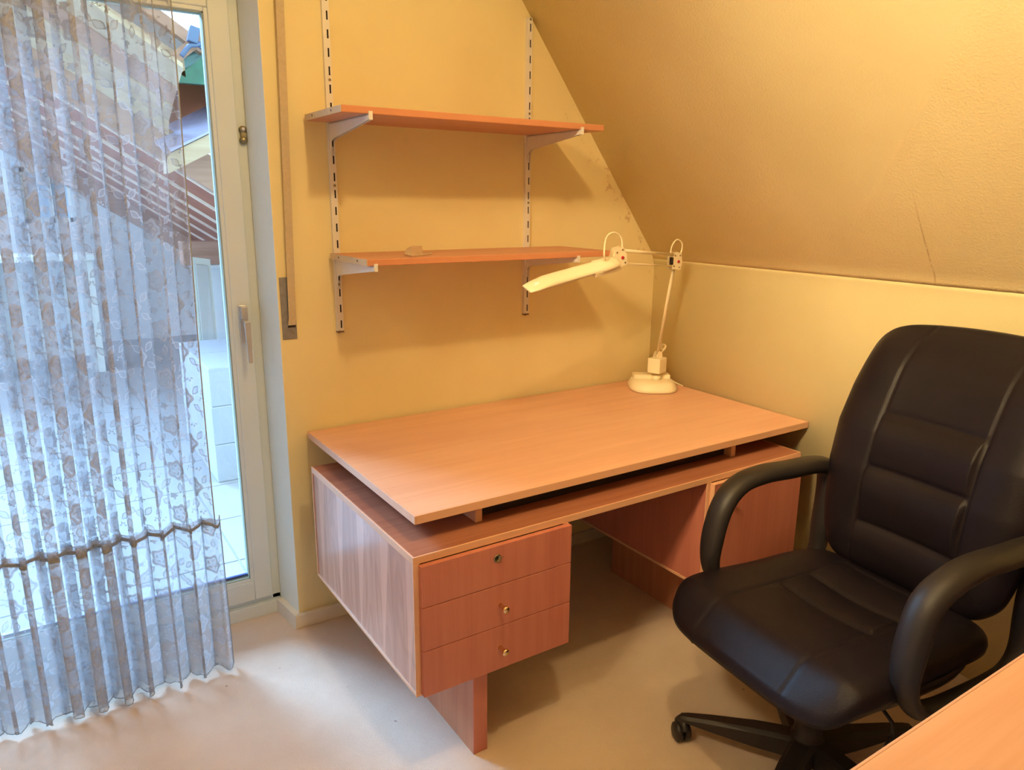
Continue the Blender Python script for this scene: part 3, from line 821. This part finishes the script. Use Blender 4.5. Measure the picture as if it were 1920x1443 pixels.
# column, mechanism, base
bm = B(); box(bm, -.11, .08, -.06, .06, .335, .372, bev=.008); place(bm); fin('tilt_mechanism', bm, PLASTIC, T)
bm = B(); lathe(bm, [(0, .06), (.048, .06), (.050, .11), (.042, .125), (.037, .13), (.039, .20), (.043, .205), (.043, .275), (.047, .28), (.047, .345), (0, .345)], (CH.x, CH.y, 0), n=28); fin('gas_column', bm, PLASTIC, T)
bm = B(); lathe(bm, [(0, .05), (.05, .05), (.055, .065), (.055, .105), (.046, .12), (0, .12)], (CH.x, CH.y, 0), n=28)
for k in range(5):
    a = R(125.5+72*k); d = Vector((math.cos(a), math.sin(a), 0)); sde = Vector((-d.y, d.x, 0)); o = Vector((CH.x, CH.y, 0))
    sec = [(.03, .034, .058, .118), (.14, .030, .060, .112), (.26, .022, .066, .098), (.325, .017, .070, .088), (.345, .012, .071, .084)]
    rgs = []
    for (r_, hw, za, zb) in sec:
        c0 = o+d*r_
        rgs.append([bm.verts.new(c0+sde*sx*hw+Vector((0, 0, z))) for sx, z in ((-1, za), (1, za), (1, zb-.008), (.6, zb), (-.6, zb), (-1, zb-.008))])
    for A, Bq in zip(rgs, rgs[1:]):
        for q in range(6): bm.faces.new((A[q], A[(q+1) % 6], Bq[(q+1) % 6], Bq[q]))
    bm.faces.new(rgs[0][::-1]); bm.faces.new(rgs[-1])
fin('star_base', bm, PLASTIC, T)
for k in range(5):
    a = R(125.5+72*k); c0 = Vector((CH.x+.34*math.cos(a), CH.y+.34*math.sin(a), 0)); b = a+R(35+50*k)
    wd = Vector((math.cos(b), math.sin(b), 0)); bm = B()
    for s in (-1, 1):
        lathe(bm, [(0, .004), (.024, .004), (.0275, .008), (.0285, .013), (.0275, .019), (.021, .023), (0, .024)], c0+Vector((0, 0, .029)), wd*s, 20)
    tube(bm, [c0+Vector((0, 0, .04)), c0+Vector((0, 0, .080))], .010, 10)
    tube(bm, [c0+Vector((0, 0, .029))-wd*.022, c0+Vector((0, 0, .029))+wd*.022], .006, 8)
    pr_ = wd.cross(Vector((0, 0, 1)))
    tube(bm, smoothpath([c0+pr_*.026+Vector((0, 0, .045)), c0+pr_*.012+Vector((0, 0, .062)), c0-pr_*.012+Vector((0, 0, .062)), c0-pr_*.026+Vector((0, 0, .045))], 5), .010, 8)
    fin('caster', bm, PLASTIC, T)
bm = B(); tube(bm, [cw(.0, .06, .352), cw(.0, .20, .350), cw(.02, .262, .335), cw(.022, .265, .30)], .005, 8)
lathe(bm, [(0, 0), (.007, -.002), (.013, -.03), (.015, -.050), (.009, -.060), (0, -.061)], cw(.022, .265, .302), n=14)
fin('height_lever', bm, PLASTIC, T)

# ---------------------------------------------------------------- lace curtain
T = thing('lace_curtain', (-.2, -.13, 0), 'white floral lace curtain hanging in front of the terrace door', 'curtain')
def phase(x, z, ph=0):
    return 2*PI*x/.078+1.3*math.sin(x*5.3)+.5*math.sin(x*17)+.25*math.sin(z*1.9+x*3)+ph
def fold(x, z, ph=0):
    a = (.027+.008*math.sin(x*7.1+1))*(1+.25*ss(.6, .0, z))
    return a*math.sin(phase(x, z, ph))+.005*math.sin(2*PI*x/.031+z*.7)
def meander(x, z):
    return (.017+.006*math.sin(x*11+2))*math.sin(2*phase(x, z))*ss(.362, .30, x)
def cloth(name, x0, x1, zt, zb, mat, yoff, nx, nz, wav, hemf, par, lean=0):
    bm = B(); uvl = bm.loops.layers.uv.new('uv'); grid = []; us = [0]
    xs = [x0+(x1-x0)*i/nx for i in range(nx+1)]
    for i in range(1, nx+1):
        us.append(us[-1]+math.hypot(xs[i]+meander(xs[i], 1)-xs[i-1]-meander(xs[i-1], 1), fold(xs[i], 1)-fold(xs[i-1], 1)))
    for j in range(nz+1):
        t = j/nz; row = []
        for i, x in enumerate(xs):
            zz = zt+(zb-zt)*t
            z = zz+hemf(us[i])*t**6
            dx = wav*math.sin(x*40+z*2)
            xe = x + lean*(math.sin(z*2.2)*.6)*max(0, (x-x0)/(x1-x0))**6
            row.append((bm.verts.new((xe+dx+meander(x, z), yoff+fold(x, z), z)), us[i], z))
        grid.append(row)
    for j in range(nz):
        for i in range(nx):
            q = (grid[j][i], grid[j][i+1], grid[j+1][i+1], grid[j+1][i])
            f = bm.faces.new([a[0] for a in q]); f.smooth = True
            for l, a in zip(f.loops, q): l[uvl].uv = (a[1], a[2])
    hem = [Vector(v[0].co) for v in grid[-1]]; edge = [Vector(r_[-1][0].co) for r_ in grid]
    o = fin(name, bm, mat, par, recalc=False)
    return o, hem, edge
XC0, XC1 = -.98, .362
o1, h1, e1 = cloth('lace_panel', XC0, XC1, 2.40, .530, LACE, -.118, 620, 60, .0015, lambda u: -.012*abs(math.sin(u*PI/.045)), T, lean=-.012)
o2, h2, e2 = cloth('flounce', XC0, XC1+.012, .555, .028, LACE2, -.131, 620, 26, .003, lambda u: -.016*abs(math.sin(u*PI/.060)), T)
bm = B(); tube(bm, [p+V3(0, -.001, 0) for p in h2[::2]], .0015, 4); tube(bm, [p for p in e1[::2]], .0020, 4); tube(bm, [p for p in e2[::2]], .0018, 4)
fin('hem_thread', bm, LACEHEM, T)
bm = B()
bm.free(); bm = B(); rows = []
for q in range(3):
    rows.append([bm.verts.new((x+meander(x, .54), -.128+fold(x, .54)-(.004 if q == 1 else .001), .528+.006*q+.005*math.sin(x*83))) for x in [XC0+(XC1+.01-XC0)*i/400 for i in range(401)]])
for A, Bq in zip(rows, rows[1:]):
    for i in range(400): bm.faces.new((A[i], A[i+1], Bq[i+1], Bq[i])).smooth = True
fin('gathered_seam', bm, plain('gathered_lace', (.27, .30, .35), .9, var=.35, scale=160, bump=.5), T)
bm = B(); box(bm, XL, .50, -.15, -.10, 2.40, 2.425, bev=.002); 
fin('curtain_rail', bm, STEELW, None, label='white curtain rail above the terrace door carrying the lace curtain', cat='rail')

# ---------------------------------------------------------------- outside
bx('ground_terrace', TILE, None, -3.5, 4.5, .24, 9.5, -.12, -.055, kind=ST, label='pale terrace floor outside')
TP = bpy.data.objects['ground_terrace']
me_done = None
for i in range(6):
    for j in range(9):
        x0 = -.9+i*.5; y0 = .26+j*.5
        if me_done is None:
            bm = B(); box(bm, .004, .496, .004, .496, -.056, -.05, bev=.002); me_done = bpy.data.meshes.new('paver'); bm.to_mesh(me_done); bm.free(); me_done.materials.append(TILE)
        o = bpy.data.objects.new('paver', me_done); COL.objects.link(o); o.location = (x0, y0, 0); o.parent = TP
CS = 2.15; MS = .66
def sz(x, c=CS): return c-MS*x
# neighbouring roof overhang
T = thing('roof_overhang', (1.0, 2.0, 0), 'weathered timber roof with reddish boards, pale battens, teal verge and skylight above the terrace', 'roof')
ys = [1.88, 2.57, 3.28, 3.95, 4.75, 5.75, 6.9]
x0, x1 = -.15, 2.35
for a, b in zip(ys, ys[1:]):
    bm = B(); prism(bm, [(x0, sz(x0)), (x1, sz(x1)), (x1, sz(x1)+.02), (x0, sz(x0)+.02)], 1, a+.02, b-.02); fin('soffit_board', bm, BOARD, T)
for a in ys[:-1]:
    bm = B(); prism(bm, [(x0, sz(x0)-.02), (x1, sz(x1)-.02), (x1, sz(x1)+.02), (x0, sz(x0)+.02)], 1, a-.016, a+.016); fin('batten', bm, BATTEN, T)
bm = B(); prism(bm, [(x0, sz(x0)-.20), (x1, sz(x1)-.20), (x1, sz(x1)+.02), (x0, sz(x0)+.02)], 1, 6.9, 7.04); fin('eave_beam', bm, BEAMP, T)
bm = B(); prism(bm, [(x0, sz(x0)+.021), (x1, sz(x1)+.021), (x1, sz(x1)+.09), (x0, sz(x0)+.09)], 1, 1.80, 7.05); fin('roof_deck', bm, BEAMC, T)
bm = B(); prism(bm, [(x0, sz(x0)-.02), (x1, sz(x1)-.02), (x1, sz(x1)+.16), (x0, sz(x0)+.16)], 1, 1.74, 1.80); fin('fascia_board', bm, BEAMP, T)
def slopebeam(nm, mat, label, cat, cx, y0, y1, xa, xb, zc, h, m, group=None, par=None):
    """beam in the xz-plane through (cx,zc) with slope m"""
    bm = B(); prism(bm, [(xa, zc+m*(xa-cx)-h), (xb, zc+m*(xb-cx)-h), (xb, zc+m*(xb-cx)), (xa, zc+m*(xa-cx))], 1, y0, y1)
    return fin(nm, bm, mat, par, label=label, cat=cat, group=group)
for (ya, ca, yb, cb, mt) in ((1.72, 2.33, 1.56, 2.39, BEAMC), (1.55, 2.40, 1.40, 2.455, BEAMP), (1.39, 2.46, 1.22, 2.52, BEAMC), (1.735, 2.27, 1.70, 2.335, BEAMC)):
    xa, xb = -.25, .64
    bm = B(); hexa(bm, [(xa, ya, sz(xa, ca)), (xb, ya, sz(xb, ca)), (xb, yb, sz(xb, cb)), (xa, yb, sz(xa, cb)), (xa, ya, sz(xa, ca)+.02), (xb, ya, sz(xb, ca)+.02), (xb, yb, sz(xb, cb)+.02), (xa, yb, sz(xa, cb)+.02)])
    fin('ledge_board', bm, mt, T)
slopebeam('purlin', BEAMC, None, None, .70, 1.50, 1.60, -.15, .70, 2.19, .09, -.60, par=T)
# capped valley rafter rising to the right
slopebeam('rafter', BEAMC, None, None, .626, 1.46, 1.62, .58, 1.35, 1.768, .085, .52, par=T)
bm = B(); m_ = .52
zz = lambda x: 1.772+m_*(x-.626)
hexa(bm, [(.575, 1.45, zz(.575)), (1.35, 1.45, zz(1.35)), (1.35, 1.95, zz(1.35)+.11), (.575, 1.95, zz(.575)+.11),
          (.575, 1.45, zz(.575)+.012), (1.35, 1.45, zz(1.35)+.012), (1.35, 1.95, zz(1.35)+.125), (.575, 1.95, zz(.575)+.125)])
fin('lead_cap', bm, LEAD, T, label='crumpled lavender lead sheet')
bx('gable_panel', plain('reddish_brown_panel', (.20, .055, .033), .7, var=.25, scale=14), T, .56, 1.30, 1.98, 2.02, 1.84, 2.19, label='reddish brown wooden panel')
bm = B(); hexa(bm, [(.655, 1.50, 2.075), (1.3, 1.50, 2.075), (1.3, 1.97, 2.13), (.655, 1.97, 2.13), (.645, 1.50, 2.090), (1.3, 1.50, 2.60), (1.3, 1.97, 2.65), (.645, 1.97, 2.145)])
fin('verge_board', bm, TEAL, T, label='flaking teal painted verge board')
slopebeam('verge_rafter', BEAMP, None, None, .672, 1.40, 1.49, .62, 1.3, 2.22, .06, .80, par=T)
# skylight
bm = B()
for (a, b, c, d) in ((.1, 1.2, 1.60, 1.66), (.1, 1.2, 2.5, 2.56)):
    prism(bm, [(a, 2.76-MS*a), (b, 2.76-MS*b), (b, 2.82-MS*b), (a, 2.82-MS*a)], 1, c, d)
for xx in (.28, .93):
    prism(bm, [(xx, 2.76-MS*xx), (xx+.05, 2.76-MS*(xx+.05)), (xx+.05, 2.82-MS*(xx+.05)), (xx, 2.82-MS*xx)], 1, 1.66, 2.5)
sk = fin('skylight', bm, BEAMP, T)
bm = B(); prism(bm, [(.1, 2.79-MS*.1), (1.2, 2.79-MS*1.2), (1.2, 2.795-MS*1.2), (.1, 2.795-MS*.1)], 1, 1.66, 2.5); fin('skylight_glass', bm, GLASS, sk)
# blue clamp
T = thing('clamp', (.75, 1.38, 2.27), 'blue plastic clamp fixed on the rafter below the skylight', 'clamp')
bm = B(); tube(bm, smoothpath([(.665, 1.37, 2.17), (.700, 1.36, 2.215), (.735, 1.36, 2.225), (.770, 1.37, 2.24)], 5), .011, 8); fin('clamp_arm', bm, BLUEM, T)
bm = B(); box(bm, -.022, .022, -.02, .02, -.035, .035, bev=.005); bmesh.ops.rotate(bm, verts=bm.verts[:], matrix=Matrix.Rotation(R(15), 3, 'Y')); bmesh.ops.translate(bm, verts=bm.verts[:], vec=(.722, 1.36, 2.265)); fin('clamp_body', bm, BLUEM, T)
bm = B(); tube(bm, smoothpath([(.735, 1.36, 2.29), (.762, 1.36, 2.285), (.765, 1.36, 2.24), (.748, 1.36, 2.21)], 5), .009, 8); fin('clamp_lever', bm, BLUEM, T)
# house wall far across the terrace with window and ledge
T = thing('house', (1.0, 7.3, 0), 'white rendered house wall across the terrace with a blue window', 'house')
wx0, wx1, wz0, wz1 = .02, .50, 1.28, 1.85
bm = B()
box(bm, -4, wx0, 7.05, 7.4, -.06, 2.3); box(bm, wx1, 4.5, 7.05, 7.4, -.06, 2.3); box(bm, wx0, wx1, 7.05, 7.4, -.06, wz0); box(bm, wx0, wx1, 7.05, 7.4, wz1, 2.3)
fin('house_wall', bm, OWALL, T)
bm = B()
for a in ((wx0, wx0+.06, wz0, wz1), (wx1-.06, wx1, wz0, wz1), (wx0, wx1, wz0, wz0+.05), (wx0, wx1, wz1-.05, wz1), (.26, .30, wz0, wz1)): box(bm, a[0], a[1], 7.10, 7.16, a[2], a[3])
fin('window', bm, DOORP, T)
bx('pane', plain('blue_curtained_glass', (.26, .42, .58), .15), T, wx0+.05, wx1-.05, 7.13, 7.14, wz0+.05, wz1-.05)
T = thing('workbench', (-.2, 5.6, 0), 'white ledge table standing out on the terrace behind the lace', 'table')
bx('tabletop', DOORP, T, -1.6, .57, 5.3, 5.85, .99, 1.04, bev=.005)
for x in (-1.5, -.5, .40): bx('leg', DOORP, T, x, x+.08, 5.35, 5.8, -.055, .99)
bx('back_panel', OWALL, T, -1.42, .40, 5.7, 5.74, .05, .985)
# aerated concrete block stack
k = 0
bw, bh, bd = .46, .2245, .46
for lv in range(3):
    for j in range(2):
        for i in range(2):
            x0 = .735+i*(bw+.006)+random.uniform(-.0025, .0025); y0 = 1.80+j*(bd+.006)+random.uniform(-.0025, .0025); z0 = -.05+lv*(bh+.0008)
            bm = B(); box(bm, x0, x0+bw, y0, y0+bd, z0, z0+bh, bev=.006)
            nm = ['bottom', 'middle', 'top'][lv]; rw = ['front', 'rear'][j]; sdn = ['left', 'right'][i]
            fin('concrete_block', bm, BLOCK, None, label=f'pale aerated concrete block, {rw} {sdn} of the {nm} layer in the terrace stack', cat='block', group='concrete blocks stacked on the terrace')
# leaning white door leaf and post
T = thing('door_leaf', (1.05, 3.2, 0), 'white door leaf leaning upright on the terrace behind the blocks', 'door leaf')
bm = B(); hexa(bm, [(.93, 3.10, -.05), (1.07, 3.16, -.05), (1.07, 3.20, -.05), (.93, 3.14, -.05), (.955, 3.22, 1.14), (1.09, 3.28, 1.115), (1.09, 3.32, 1.115), (.955, 3.26, 1.14)])
fin('leaf', bm, DOORP, T)
bm = B(); hexa(bm, [(.955, 3.10, .10), (1.045, 3.14, .10), (1.045, 3.15, .10), (.955, 3.11, .10), (.975, 3.205, 1.09), (1.065, 3.255, 1.07), (1.065, 3.265, 1.07), (.975, 3.215, 1.09)])
fin('raised_panel', bm, OWALL, T)
T = thing('parapet_wall', (1.6, 3.6, 0), 'low white wall right of the leaning door leaf outside', 'wall')
bx('low_wall', OWALL, T, 1.12, 2.6, 3.50, 3.62, -.055, 1.03); bx('wall_coping', OWALL, T, 1.10, 2.6, 3.47, 3.65, 1.03, 1.06, bev=.004); bx('wall_plate', BEAMP, T, .94, 1.34, 3.46, 3.62, 1.0605, 1.235, bev=.006)
